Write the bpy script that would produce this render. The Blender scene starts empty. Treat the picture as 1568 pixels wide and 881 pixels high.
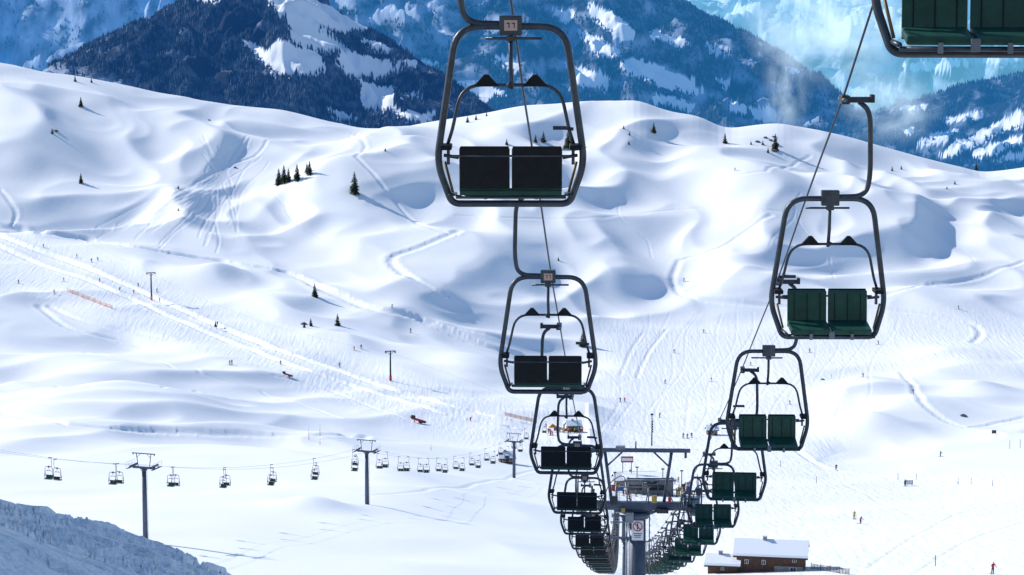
import bpy, bmesh, math, random
import numpy as np
from mathutils import Vector, Matrix
random.seed(7); rng=np.random.RandomState(11)
S=bpy.context.scene
F=3500.0; CX=784.0; CY=440.5; HOR=-50.0
PIT=math.atan((CY-HOR)/F); cp,sp=math.cos(PIT),math.sin(PIT)
def zpy(py,Y):
    up=-(py-CY)/F
    return Y*(up*cp-sp)/(cp+up*sp)
def W(px,py,Y):
    up=-(py-CY)/F; k=Y/(cp+up*sp)
    return Vector(((px-CX)/F*k,Y,(up*cp-sp)*k))
def proj(x,Y,z):
    f=Y*cp-z*sp
    return CX+F*x/f, CY-F*(Y*sp+z*cp)/f
# ------------------------------------------------------------ noise
def gn(x,y,seed=0):
    xi=np.floor(x).astype(np.int64); yi=np.floor(y).astype(np.int64)
    xf=x-xi; yf=y-yi
    def g(ix,iy,dx,dy):
        h=(ix*374761393+iy*668265263+seed*982451653)&0x7fffffff
        h=((h^(h>>13))*1274126177)&0x7fffffff
        h=h^(h>>16)
        a=(h%4096)*(2*math.pi/4096)
        return np.cos(a)*dx+np.sin(a)*dy
    u=xf*xf*xf*(xf*(xf*6-15)+10); v=yf*yf*yf*(yf*(yf*6-15)+10)
    a=g(xi,yi,xf,yf); b=g(xi+1,yi,xf-1,yf); c=g(xi,yi+1,xf,yf-1); d=g(xi+1,yi+1,xf-1,yf-1)
    return (a+(b-a)*u+(c-a)*v+(a-b-c+d)*u*v)*1.5
def fbm(x,y,o,seed=0,g=.5):
    s=0;a=1
    for i in range(o):
        s=s+a*gn(x*2**i,y*2**i,seed+i); a*=g
    return s
def sst(a,b,x):
    t=np.clip((x-a)/(b-a),0,1); return t*t*(3-2*t)
# ------------------------------------------------------------ materials
def mat(name,col,rough=.6,metal=0,noise=0,nscale=5,col2=None,bump=0,bscale=20,spec=None):
    m=bpy.data.materials.new(name); m.use_nodes=True
    nt=m.node_tree; b=nt.nodes['Principled BSDF']
    b.inputs['Base Color'].default_value=(*col,1); b.inputs['Roughness'].default_value=rough; b.inputs['Metallic'].default_value=metal
    if spec is not None: b.inputs['Specular IOR Level'].default_value=spec
    tc=nt.nodes.new('ShaderNodeTexCoord')
    if col2 is not None or noise:
        n=nt.nodes.new('ShaderNodeTexNoise'); n.inputs['Scale'].default_value=nscale; n.inputs['Detail'].default_value=5
        nt.links.new(tc.outputs['Object'],n.inputs['Vector'])
        r=nt.nodes.new('ShaderNodeValToRGB'); r.color_ramp.elements[0].position=.35; r.color_ramp.elements[1].position=.65
        c2=col2 if col2 is not None else tuple(c*(1-noise) for c in col)
        r.color_ramp.elements[0].color=(*col,1); r.color_ramp.elements[1].color=(*c2,1)
        nt.links.new(n.outputs['Fac'],r.inputs[0]); nt.links.new(r.outputs[0],b.inputs['Base Color'])
    if bump:
        n=nt.nodes.new('ShaderNodeTexNoise'); n.inputs['Scale'].default_value=bscale; n.inputs['Detail'].default_value=4
        nt.links.new(tc.outputs['Object'],n.inputs['Vector'])
        bp=nt.nodes.new('ShaderNodeBump'); bp.inputs['Strength'].default_value=bump; bp.inputs['Distance'].default_value=.02
        nt.links.new(n.outputs['Fac'],bp.inputs['Height']); nt.links.new(bp.outputs[0],b.inputs['Normal'])
    return m
M={}
M['steel']=mat('painted_steel',(.042,.050,.066),.38,.4,nscale=7,col2=(.07,.08,.095),bump=.2)
M['galv']=mat('galvanised_steel',(.26,.28,.31),.5,.6,nscale=3,col2=(.17,.19,.22))
M['tower']=mat('tower_steel',(.05,.07,.11),.5,.3,nscale=2,col2=(.08,.105,.145))
M['dark']=mat('dark_metal',(.022,.026,.035),.5,.3,nscale=6,col2=(.04,.045,.055))
M['black']=mat('black_vinyl',(.006,.007,.009),.65,0,nscale=9,col2=(.010,.011,.014),bump=.3,spec=.25)
M['green']=mat('green_seat_vinyl',(.006,.050,.035),.45,0,nscale=6,col2=(.014,.075,.052),bump=.3,spec=.35)
M['plaque']=mat('number_plaque',(.60,.36,.28),.5,0,nscale=20,col2=(.65,.45,.38))
M['plaqued']=mat('number_digits',(.04,.02,.02),.6,0,noise=.2)
M['yellow']=mat('yellow_paint',(.5,.33,.06),.5,0,noise=.3)
M['spring']=mat('ochre_coil',(.20,.13,.05),.5,.2,noise=.3)
M['red']=mat('red_paint',(.5,.03,.03),.5,0,noise=.2)
M['white']=mat('white_paint',(.75,.75,.75),.5,0,noise=.1)
M['wood']=mat('brown_wood',(.085,.042,.026),.8,0,nscale=2,col2=(.13,.065,.038),bump=.4)
M['woodd']=mat('dark_wood',(.04,.025,.018),.8,0,nscale=3,col2=(.065,.038,.028))
M['stone']=mat('stone',(.22,.20,.18),.9,0,nscale=2,col2=(.32,.30,.28))
M['rsnow']=mat('roof_snow',(.84,.87,.92),.7,0,bump=.4,bscale=2)
M['glass']=mat('window_glass',(.02,.03,.045),.1,0)
M['orange']=mat('orange_net',(.75,.25,.03),.7,0,noise=.2)
M['trunk']=mat('bark',(.05,.035,.025),.9,0,noise=.4)
M['leaf']=mat('conifer_needles',(.018,.035,.022),.8,0,nscale=1.2,col2=(.035,.06,.035))
M['rock']=mat('rock',(.07,.065,.06),.9,0,nscale=1,col2=(.16,.15,.14),bump=.8,bscale=2)
for n,c in [('jred',(.45,.03,.03)),('jblue',(.03,.09,.35)),('jblack',(.02,.02,.025)),('jyel',(.6,.4,.03)),('jgreen',(.05,.22,.1)),('pants',(.02,.022,.03)),('skin',(.5,.3,.22)),('helmet',(.05,.05,.06))]:
    M[n]=mat(n,c,.7,0,noise=.2)
# ------------------------------------------------------------ mesh builder
class MB:
    def __init__(s): s.v=[];s.f=[];s.m=[];s.mats=[];s.sm=[]
    def mi(s,k):
        if k not in s.mats: s.mats.append(k)
        return s.mats.index(k)
    def add(s,vs,fs,k,smooth=False):
        o=len(s.v); s.v+= [tuple(v) for v in vs]; i=s.mi(k)
        for f in fs: s.f.append([a+o for a in f]); s.m.append(i); s.sm.append(smooth)
    def box(s,c,d,k,R=None,bev=0):
        bm=bmesh.new(); bmesh.ops.create_cube(bm,size=1)
        for v in bm.verts: v.co=Vector((v.co.x*d[0],v.co.y*d[1],v.co.z*d[2]))
        if bev: bmesh.ops.bevel(bm,geom=bm.edges[:],offset=bev,segments=2,affect='EDGES',profile=.6)
        R=R or Matrix.Identity(3); c=Vector(c)
        bm.verts.index_update()
        s.add([R@v.co+c for v in bm.verts],[[v.index for v in f.verts] for f in bm.faces],k); bm.free()
    def tube(s,pts,r,k,n=8,closed=False):
        pts=[Vector(p) for p in pts]; N=len(pts); vs=[]
        rr=r if isinstance(r,(list,tuple)) else [r]*N
        t0=(pts[1]-pts[0]).normalized(); up=Vector((0,0,1)) if abs(t0.z)<.9 else Vector((0,1,0))
        nrm=t0.cross(up).normalized()
        for i in range(N):
            if closed: t=(pts[(i+1)%N]-pts[i-1]).normalized()
            else: t=(pts[min(i+1,N-1)]-pts[max(i-1,0)]).normalized()
            nrm=(nrm-t*nrm.dot(t)).normalized(); b=t.cross(nrm)
            for j in range(n):
                a=2*math.pi*j/n; vs.append(pts[i]+(nrm*math.cos(a)+b*math.sin(a))*rr[i])
        fs=[]
        for i in range(N if closed else N-1):
            for j in range(n):
                a=i*n+j;b2=i*n+(j+1)%n;c=((i+1)%N)*n+(j+1)%n;d=((i+1)%N)*n+j
                fs.append([a,b2,c,d])
        if not closed: fs.append(list(range(n))[::-1]); fs.append([(N-1)*n+j for j in range(n)])
        s.add(vs,fs,k,True)
    def wheel(s,c,ax,r,w,k,n=16):
        c=Vector(c);ax=Vector(ax).normalized(); s.tube([c-ax*w/2,c+ax*w/2],r,k,n)
    def mesh(s,name):
        me=bpy.data.meshes.new(name); me.from_pydata(s.v,[],s.f)
        for k in s.mats: me.materials.append(M[k])
        me.polygons.foreach_set('material_index',s.m); me.polygons.foreach_set('use_smooth',s.sm)
        me.update(); return me
def obj(name,me,loc=(0,0,0),rz=0,sc=1):
    o=bpy.data.objects.new(name,me); S.collection.objects.link(o); o.location=loc; o.rotation_euler=(0,0,rz); o.scale=(sc,)*3 if not isinstance(sc,tuple) else sc
    return o
def fillet(P,R,closed=False,n=6):
    P=[Vector(p) for p in P]; out=[];N=len(P)
    for i in range(N):
        if not closed and i in (0,N-1): out.append(P[i]); continue
        a=P[i-1];b=P[i];c=P[(i+1)%N]; r=R[i] if isinstance(R,list) else R
        if r<=0: out.append(b); continue
        p=b+(a-b).normalized()*min(r,(a-b).length*.48); q=b+(c-b).normalized()*min(r,(c-b).length*.48)
        for k in range(n+1):
            t=k/n; out.append(p*(1-t)**2+b*2*t*(1-t)+q*t*t)
    return out
# ------------------------------------------------------------ terrain function
RX=[-400,0,60,120,200,310,430,500,550,600,700,800,880,940,975,1000,1030,1070,1110,1200,1290,1400,1500,1530,1568,2000]
RP=[90,96,106,115,130,151,163,182,196,198,184,164,153,152,148,160,172,178,197,185,203,236,262,258,252,205]
cols=[-400,0,200,400,600,800,1000,1200,1400,1568,2000]
tab={300:[930,925,930,935,940,950,953,950,940,930,920],
400:[825,810,810,825,840,868,877,870,865,860,850],
480:[770,765,768,770,772,800,830,825,820,810,800],
560:[715,712,715,725,735,765,790,790,788,780,770],
680:[650,650,660,672,690,725,735,735,735,728,720],
800:[590,600,612,625,640,665,685,685,688,680,670],
900:[520,530,550,565,583,610,635,635,640,635,630],
1050:[430,435,455,480,500,530,555,555,560,560,560],
1150:[385,385,395,410,420,445,480,480,480,480,480],
1230:[320,330,340,345,350,370,400,400,410,420,420],
1330:[220,225,250,262,270,275,285,290,320,340,340]}
pxg=np.arange(-400,2001,10.)
rows=[(0,np.interp(pxg,[-400,0,800,2000],[-5,-6,-8,-8])),
(45,np.interp(pxg,[-400,0,350,800,2000],[-9,-11.2,-13.6,-19,-19])),
(68,np.interp(pxg,[-400,0,100,200,280,350,600,800,2000],[-12.8,-16.0,-16.5,-17.0,-17.4,-17.9,-23,-26,-26])),
(85,np.interp(pxg,[-400,0,350,800,2000],[-23,-25,-27,-31,-31])),
(96,np.interp(pxg,[-400,0,800,2000],[-32,-32,-35,-35])),
(200,np.interp(pxg,[-400,0,800,2000],[-60,-60,-62,-60]))]
for Y in sorted(tab): rows.append((Y,np.array([zpy(p,Y) for p in np.interp(pxg,cols,tab[Y])])))
rid=np.interp(pxg,RX,RP)
zr=np.array([zpy(p,1470) for p in rid])
rows.append((1470,zr)); rows.append((1540,zr-14)); rows.append((1700,zr-110)); rows.append((1850,zr-220))
Yg=np.arange(0,1851,5.)
RY=np.array([r[0] for r in rows]); RZ=np.array([r[1] for r in rows])
T=np.array([np.interp(Yg,RY,RZ[:,j]) for j in range(len(pxg))]).T
def blur(A,r,ax):
    for _ in range(2):
        P=np.pad(A,[(r,r) if i==ax else (0,0) for i in range(2)],mode='edge')
        c=np.cumsum(P,axis=ax); c=np.concatenate([np.zeros_like(np.take(c,[0],ax)),c],ax)
        n=2*r+1
        if ax==0: A=(c[n:]-c[:-n])/n
        else: A=(c[:,n:]-c[:,:-n])/n
    return A
Tf=blur(blur(T,5,0),4,1); Tr=blur(blur(T,2,0),1,1); Tn=T
w1=sst(180,320,Yg)[:,None]; w2=sst(1350,1450,Yg)[:,None]
T=Tn*(1-w1)+(Tf*(1-w2)+Tr*w2)*w1
def look(px,Y):
    u=np.clip((px+400)/10,0,len(pxg)-1.001); v=np.clip(Y/5,0,len(Yg)-1.001)
    i=u.astype(int);j=v.astype(int);fu=u-i;fv=v-j
    return (T[j,i]*(1-fu)+T[j,i+1]*fu)*(1-fv)+(T[j+1,i]*(1-fu)+T[j+1,i+1]*fu)*fv
MOUNDS=[(1330,668,17,6.5),(1400,650,24,6),(330,440,16,5),(450,478,24,7),(620,470,26,7),(250,640,30,6),(100,650,25,6),(700,390,28,6.5),(850,385,30,5),(960,440,26,6.5),(480,790,8,2.4),
 (640,235,45,11),(420,330,30,-6),(520,300,30,7),(820,330,50,-3),(1150,260,50,7),(1040,300,40,-4),(1300,330,50,3),(1150,400,35,5),(60,200,45,9),(230,260,40,-6),(330,230,35,7),(730,580,18,4),(180,590,24,6),(560,560,24,-3),(100,560,20,4),(1120,440,24,4),(1460,560,26,6),(1330,610,16,4),(1500,620,16,4.5),(880,480,20,3),(1420,460,30,5),(350,610,18,3.5)]
def base(x,Y):
    z=-.13*Y
    for _ in range(3):
        f=Y*cp-z*sp
        px=CX+F*x/np.maximum(f,1e-3)
        z=look(px,Y)
    far=Y>1850
    z=np.where(far,np.interp(Y,[1850,2600,3600,30000],[0,-330,-480,-480])+z,z)
    return z,px
MW=[]
def terr(x,Y,full=True):
    x=np.asarray(x,float);Y=np.asarray(Y,float)
    z,px=base(x,Y)
    _,py=proj(x,np.maximum(Y,1.),z)
    A=sst(230,420,Y)*(1-.75*sst(1400,1460,Y)*(1-sst(1500,1600,Y)))
    flat=sst(860,960,px)*sst(470,520,py)*(1-.8*sst(1230,1300,px)*sst(520,600,py)*(1-sst(700,740,py)))
    flat=np.maximum(flat,.8*sst(670,710,py))
    band=np.interp(px,[-400,0,200,400,600,830,2000],[330,375,440,520,590,650,660])
    bd=np.abs(py-band-18); pb=(1-sst(25,55,bd))*(px<900)
    flat=np.maximum(flat,.7*pb)
    A2=A*(1-.85*flat)
    wx=x+35*gn(x/140,Y/140,5)+8*gn(x/38,Y/38,15); wy=Y+45*gn(x/150,Y/150,9)+8*gn(x/38,Y/38,16)
    hill=sst(1130,1260,Y)
    n=6.0*gn(wx/150,wy/170,1)*(1+.6*hill)
    r=gn(wx/66,wy/90,2); n=n+3.9*r*(1+.4*hill)
    r3=np.sqrt(gn(wx/70+7,wy/75,33)**2+.0035); n=n+(1-2.2*r3)*2.6*(1+.8*hill)
    r4=np.sqrt(gn(wx/38+3,wy/46,51)**2+.004); n=n+(1-2.2*r4)*1.0*(1+.6*hill)
    n=n+.6*gn(wx/34,wy/40,3)+.05*gn(x/13,Y/15,4)
    z=z+n*A2
    if MW:
        for (mx,my,r,h) in MW:
            d2=((x-mx)**2+((Y-my)/1.3)**2)/(r*r)
            z=z+h*np.exp(-d2)
    k=-x/np.maximum(Y,1.)
    z=z+34*sst(.25,.40,k)*sst(30,60,Y)*(1-sst(120,170,Y))  # unseen bank left of view, added to throw shade over the knoll
    z=z+sst(20,50,Y)*(1-sst(75,95,Y))*(.10*gn(x/1.7,Y/2.3,21)+.25*gn(x/5,Y/6,22))
    return z,px,py,flat,pb
for (a,b,r,h) in MOUNDS:
    Ys=np.arange(250,1480,2.); k=W(a,b,1.)
    zz,_=base(k.x*Ys,Ys); d=zz-k.z*Ys; i=np.argmax(d>0) if (d>0).any() else -1
    MW.append((k.x*Ys[i],Ys[i],r,h))
def hit(px,py,y0=250,y1=1480):
    k=W(px,py,1.); Ys=np.arange(y0,y1,1.)
    zz=terr(k.x*Ys,Ys)[0]; d=zz-k.z*Ys
    if not (d>0).any(): i=int(np.argmax(d))
    else: i=int(np.argmax(d>0))
    return Vector((k.x*Ys[i],Ys[i],float(zz[i])))
def gz(x,y): return float(terr(np.array([x]),np.array([y]))[0][0])
# ------------------------------------------------------------ tracks
TR=[
([(-60,335),(0,362),(60,385),(130,410),(200,440),(300,485),(400,527),(500,562),(600,597),(700,625),(760,640),(830,655)],1.7,1.25),
([(-60,350),(0,378),(60,405),(130,428),(200,458),(300,503),(400,543),(500,578),(600,610),(700,640),(780,655)],1.5,1.0),
([(-60,330),(0,347),(100,362),(200,378),(300,395),(400,410),(450,422),(500,445),(560,470),(620,482),(680,505),(740,530),(800,545)],2.6,1.2),
([(0,632),(100,650),(200,659),(330,665),(440,667),(560,668)],1.4,.5),
([(545,240),(570,265),(590,290),(610,315),(635,340),(680,355),(700,360)],1.3,.4),
([(545,205),(560,225),(545,240)],1.3,.3),
([(700,355),(640,380),(600,395),(612,415),(650,435),(680,452)],2.2,.7),
([(1040,400),(1030,430),(1050,455),(1120,465),(1200,470),(1290,468)],1.7,.5),
([(1290,468),(1400,480),(1480,495),(1502,510),(1490,525)],1.6,.5),
([(1180,330),(1100,380),(1040,400)],1.5,.4),
([(1568,640),(1480,655),(1420,625),(1400,595),(1380,570)],1.3,.4),
([(1220,690),(1260,715),(1330,728),(1430,735),(1568,740)],1.1,.5),
([(1020,505),(1000,530),(985,555),(975,580)],.9,.25),
([(985,510),(965,540),(950,575)],.8,.2),
([(60,470),(100,500),(150,515),(220,530)],1.6,.5),
([(75,470),(120,490),(180,505),(260,520)],1.4,.4),
([(410,215),(390,240),(345,255),(300,280),(250,310)],1.0,.3),
([(0,290),(15,310),(25,330),(15,350)],1.2,.4),
([(560,760),(650,752),(760,735),(820,720)],.8,.15),
([(1568,400),(1480,430),(1400,440),(1350,455)],1.5,.4),
([(700,330),(800,335),(900,335),(1000,325),(1100,318),(1200,325)],1.2,.2),
([(1240,240),(1200,258),(1120,270)],1.3,.3),
([(900,540),(960,600),(1000,640)],.8,.1),
([(1568,770),(1460,790),(1330,870)],.6,.10),
([(1568,800),(1480,830),(1400,881)],.6,.10),
([(1220,720),(1300,745),(1400,790),(1568,830)],.6,.10),
([(420,575),(480,590),(560,620),(640,650)],1.0,.25),
([(600,480),(690,500),(770,520)],1.2,.35),([(130,540),(260,560),(400,600),(520,640)],.9,.22),([(0,600),(140,590),(300,600),(430,630)],.9,.2)]
for k in range(14):
    a=1000+k*28+random.uniform(-14,14); pts=[]
    for i in range(7): pts.append((a+9*math.sin(i*1.7+k)-i*12,480+i*30))
    TR.append((pts,.55,.08))
for k in range(18):
    x0=random.uniform(300,400); y0=random.uniform(205,250); x1=random.choice([random.uniform(130,230),random.uniform(220,370)]); y1=random.uniform(350,392)
    am=random.uniform(3,12); n_=9; ph=random.uniform(0,6); pts=[]
    for i in range(n_):
        t=i/(n_-1); bx=x0+(345-x0)*min(1,t*3) if t<.33 else 345+(x1-345)*((t-.33)/.67)
        pts.append((bx+am*math.sin(t*9+ph)*math.sin(math.pi*t),y0+(y1-y0)*t))
    TR.append((pts,.6,.20))
for k in range(10):
    x0=random.uniform(20,1500); y0=random.uniform(200,330); x1=x0+random.uniform(-90,90); y1=y0+random.uniform(50,110); pts=[]
    if 640<x0<900: continue
    for i in range(7): t=i/6; pts.append((x0+(x1-x0)*t+7*math.sin(t*8+k),y0+(y1-y0)*t))
    TR.append((pts,.6,.13))
SEG=[]
def smooth_px(p,n=5):
    P=[Vector((a,b,0)) for a,b in p]; out=[]
    for i in range(len(P)-1):
        p0=P[max(i-1,0)];p1=P[i];p2=P[i+1];p3=P[min(i+2,len(P)-1)]
        for k in range(n):
            t=k/n
            out.append(.5*((2*p1)+(p2-p0)*t+(2*p0-5*p1+4*p2-p3)*t*t+(3*p1-p0-3*p2+p3)*t**3))
    out.append(P[-1]); return out
for pts,w,d in TR:
    last=None
    for q in smooth_px(pts,3):
        h=hit(q.x,q.y)
        if last is not None and (h-last).length<140: SEG.append((last.x,last.y,h.x,h.y,w,d))
        last=h
for k in range(70):
    x0=random.uniform(-20,-5); y0=random.uniform(40,67); ang=random.uniform(.9,1.5) if k%3 else random.uniform(-.1,.5); L=random.uniform(8,30); px_=x0;py_=y0
    ph=random.uniform(0,6); wd=random.uniform(.10,.19); dd=random.uniform(.12,.28)
    for i in range(8):
        nx=px_+math.cos(ang+.3*math.sin(ph+i))*L/8; ny=py_+math.sin(ang+.3*math.sin(ph+i))*L/8
        SEG.append((px_,py_,nx,ny,wd,dd)); 
        if k%2: SEG.append((px_+.45,py_,nx+.45,ny,wd,dd*.8))
        px_,py_=nx,ny
# ------------------------------------------------------------ terrain mesh
a_in=np.linspace(-.25,.25,1060); a_l=np.linspace(-.75,-.253,60); a_r=-a_l[::-1]
az=np.concatenate([a_l,a_in,a_r])
Ys=np.concatenate([np.arange(3,35,1.5),np.arange(35,80,.25),np.arange(80,300,2.5),np.arange(300,1200,1.5),np.arange(1200,1500,1.1),np.arange(1500,1850,8),np.geomspace(1850,26000,60)])
YY,AA=np.meshgrid(Ys,az,indexing='ij'); XX=AA*YY
ZZ,PX,PY,FL,PB=terr(XX,YY)
DZ=np.zeros_like(ZZ)
for (x0,y0,x1,y1,w,d) in SEG:
    R=w*3.2
    ya,yb=min(y0,y1)-R,max(y0,y1)+R
    j0,j1=np.searchsorted(Ys,[ya,yb])
    if j1<=j0: continue
    amin=min((min(x0,x1)-R)/max(ya,1),(min(x0,x1)-R)/max(yb,1)); amax=max((max(x0,x1)+R)/max(ya,1),(max(x0,x1)+R)/max(yb,1))
    i0,i1=np.searchsorted(az,[amin,amax])
    if i1<=i0: continue
    X=XX[j0:j1,i0:i1];Y=YY[j0:j1,i0:i1]
    dx,dy=x1-x0,y1-y0; L2=dx*dx+dy*dy+1e-6
    t=np.clip(((X-x0)*dx+(Y-y0)*dy)/L2,0,1)
    r=np.hypot(X-x0-t*dx,Y-y0-t*dy)
    g=-d*np.exp(-(r/w)**2)+.25*d*np.exp(-((r-2*w)/(w*.8))**2)
    sub=DZ[j0:j1,i0:i1]
    DZ[j0:j1,i0:i1]=np.where(np.abs(g)>np.abs(sub),g,sub)
ZZ=ZZ+DZ
nr,nc=ZZ.shape
co=np.stack([XX,YY,ZZ],-1).reshape(-1,3).astype(np.float32)
idx=np.arange(nr*nc).reshape(nr,nc)
q=np.stack([idx[:-1,:-1],idx[:-1,1:],idx[1:,1:],idx[1:,:-1]],-1).reshape(-1,4)
def fastmesh(name,co,q):
    me=bpy.data.meshes.new(name); n=q.shape[1]
    me.vertices.add(len(co)); me.vertices.foreach_set('co',np.ascontiguousarray(co,dtype=np.float32).ravel())
    me.loops.add(q.size); me.loops.foreach_set('vertex_index',q.ravel().astype(np.int32))
    me.polygons.add(len(q)); me.polygons.foreach_set('loop_start',(np.arange(len(q))*n).astype(np.int32))
    me.polygons.foreach_set('use_smooth',np.ones(len(q),bool))
    me.update(calc_edges=True); return me
tm=fastmesh('snow_terrain',co,q)
def attr(me,name,vals):
    a=me.attributes.new(name,'FLOAT','POINT'); a.data.foreach_set('value',vals.astype(np.float32).ravel())
pist=np.maximum(sst(860,960,PX)*sst(470,520,PY),PB)*(1-sst(1250,1330,PX)*sst(560,600,PY)*(1-sst(700,740,PY)))
pist=np.where(YY<120,1.0,pist)
attr(tm,'piste',pist); attr(tm,'near',1-sst(80,120,YY))
def snow_mat():
    m=bpy.data.materials.new('snow'); m.use_nodes=True; nt=m.node_tree; N=nt.nodes.new; L=nt.links.new
    b=nt.nodes['Principled BSDF']; b.inputs['Roughness'].default_value=.65; b.inputs['Specular IOR Level'].default_value=.25
    tc=N('ShaderNodeTexCoord')
    def noise(sc,det=4,vec=None):
        n=N('ShaderNodeTexNoise'); n.inputs['Scale'].default_value=sc; n.inputs['Detail'].default_value=det
        L(vec or tc.outputs['Object'],n.inputs['Vector']); return n.outputs['Fac']
    def math_(op,a,b_):
        n=N('ShaderNodeMath'); n.operation=op
        for i,v in enumerate((a,b_)):
            if isinstance(v,(int,float)): n.inputs[i].default_value=v
            else: L(v,n.inputs[i])
        return n.outputs[0]
    at=N('ShaderNodeAttribute'); at.attribute_name='piste'; pis=at.outputs['Fac']
    an=N('ShaderNodeAttribute'); an.attribute_name='near'; nea=an.outputs['Fac']
    r=N('ShaderNodeValToRGB'); r.color_ramp.elements[0].position=.3; r.color_ramp.elements[1].position=.7
    r.color_ramp.elements[0].color=(.88,.895,.935,1); r.color_ramp.elements[1].color=(.925,.93,.95,1)
    L(noise(.02,4),r.inputs[0]); L(r.outputs[0],b.inputs['Base Color'])
    mp=N('ShaderNodeMapping'); mp.inputs['Rotation'].default_value=(0,0,.5); mp.inputs['Scale'].default_value=(1,.08,1); L(tc.outputs['Object'],mp.inputs[0])
    mp2=N('ShaderNodeMapping'); mp2.inputs['Rotation'].default_value=(0,0,-.6); mp2.inputs['Scale'].default_value=(1,.07,1); L(tc.outputs['Object'],mp2.inputs[0])
    st=math_('ADD',noise(.8,4,mp.outputs[0]),noise(.6,4,mp2.outputs[0]))
    h=math_('MULTIPLY',math_('MULTIPLY',st,pis),.30)
    h=math_('ADD',h,math_('MULTIPLY',noise(.35,3),.07))
    h=math_('ADD',h,math_('MULTIPLY',math_('MULTIPLY',noise(3.,6),nea),.28))
    bp=N('ShaderNodeBump'); bp.inputs['Strength'].default_value=.8; bp.inputs['Distance'].default_value=1.0
    L(h,bp.inputs['Height']); L(bp.outputs[0],b.inputs['Normal'])
    return m
SNOW=snow_mat(); tm.materials.append(SNOW); obj('snow_terrain',tm)
# ------------------------------------------------------------ far mountains
def mtn_mat(name,haze,hcol,forest=(.012,.02,.03),fs=.02,mid=(.30,.36,.46),snowc=(.93,.94,.95)):
    m=bpy.data.materials.new(name); m.use_nodes=True; nt=m.node_tree; N=nt.nodes.new; L=nt.links.new
    b=nt.nodes['Principled BSDF']; b.inputs['Roughness'].default_value=.9; b.inputs['Specular IOR Level'].default_value=.05
    out=nt.nodes['Material Output']
    at=N('ShaderNodeAttribute'); at.attribute_name='snow'
    tc=N('ShaderNodeTexCoord'); n=N('ShaderNodeTexNoise'); n.inputs['Scale'].default_value=fs; n.inputs['Detail'].default_value=10; n.inputs['Roughness'].default_value=.78
    L(tc.outputs['Object'],n.inputs['Vector'])
    ad=N('ShaderNodeMath'); ad.operation='ADD'; L(at.outputs['Fac'],ad.inputs[0])
    mu=N('ShaderNodeMath'); mu.operation='MULTIPLY_ADD'; L(n.outputs['Fac'],mu.inputs[0]); mu.inputs[1].default_value=1.0; mu.inputs[2].default_value=-.5
    L(mu.outputs[0],ad.inputs[1])
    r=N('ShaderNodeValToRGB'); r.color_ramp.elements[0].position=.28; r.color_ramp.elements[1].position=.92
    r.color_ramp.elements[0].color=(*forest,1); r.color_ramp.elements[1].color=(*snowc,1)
    e_=r.color_ramp.elements.new(.60); e_.color=(*mid,1); e_=r.color_ramp.elements.new(.78); e_.color=tuple(a*1.3 for a in mid)+(1,)  # mid stops paint unlit snow blue-grey among trees; clearings go white
    L(ad.outputs[0],r.inputs[0]); L(r.outputs[0],b.inputs['Base Color'])
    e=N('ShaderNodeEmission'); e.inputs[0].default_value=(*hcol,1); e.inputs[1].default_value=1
    mx=N('ShaderNodeMixShader'); mx.inputs[0].default_value=haze  # aerial haze painted as flat blue emission over the slope colour
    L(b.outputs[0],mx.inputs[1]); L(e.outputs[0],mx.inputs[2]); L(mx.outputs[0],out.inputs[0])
    return m
def inpoly(x,y,P):
    c=np.zeros(x.shape,bool); n=len(P)
    for i in range(n):
        x0,y0=P[i];x1,y1=P[(i+1)%n]
        if y0==y1: continue
        k=((y0>y)!=(y1>y))&(x<(x1-x0)*(y-y0)/(y1-y0)+x0); c^=k
    return c
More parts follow.
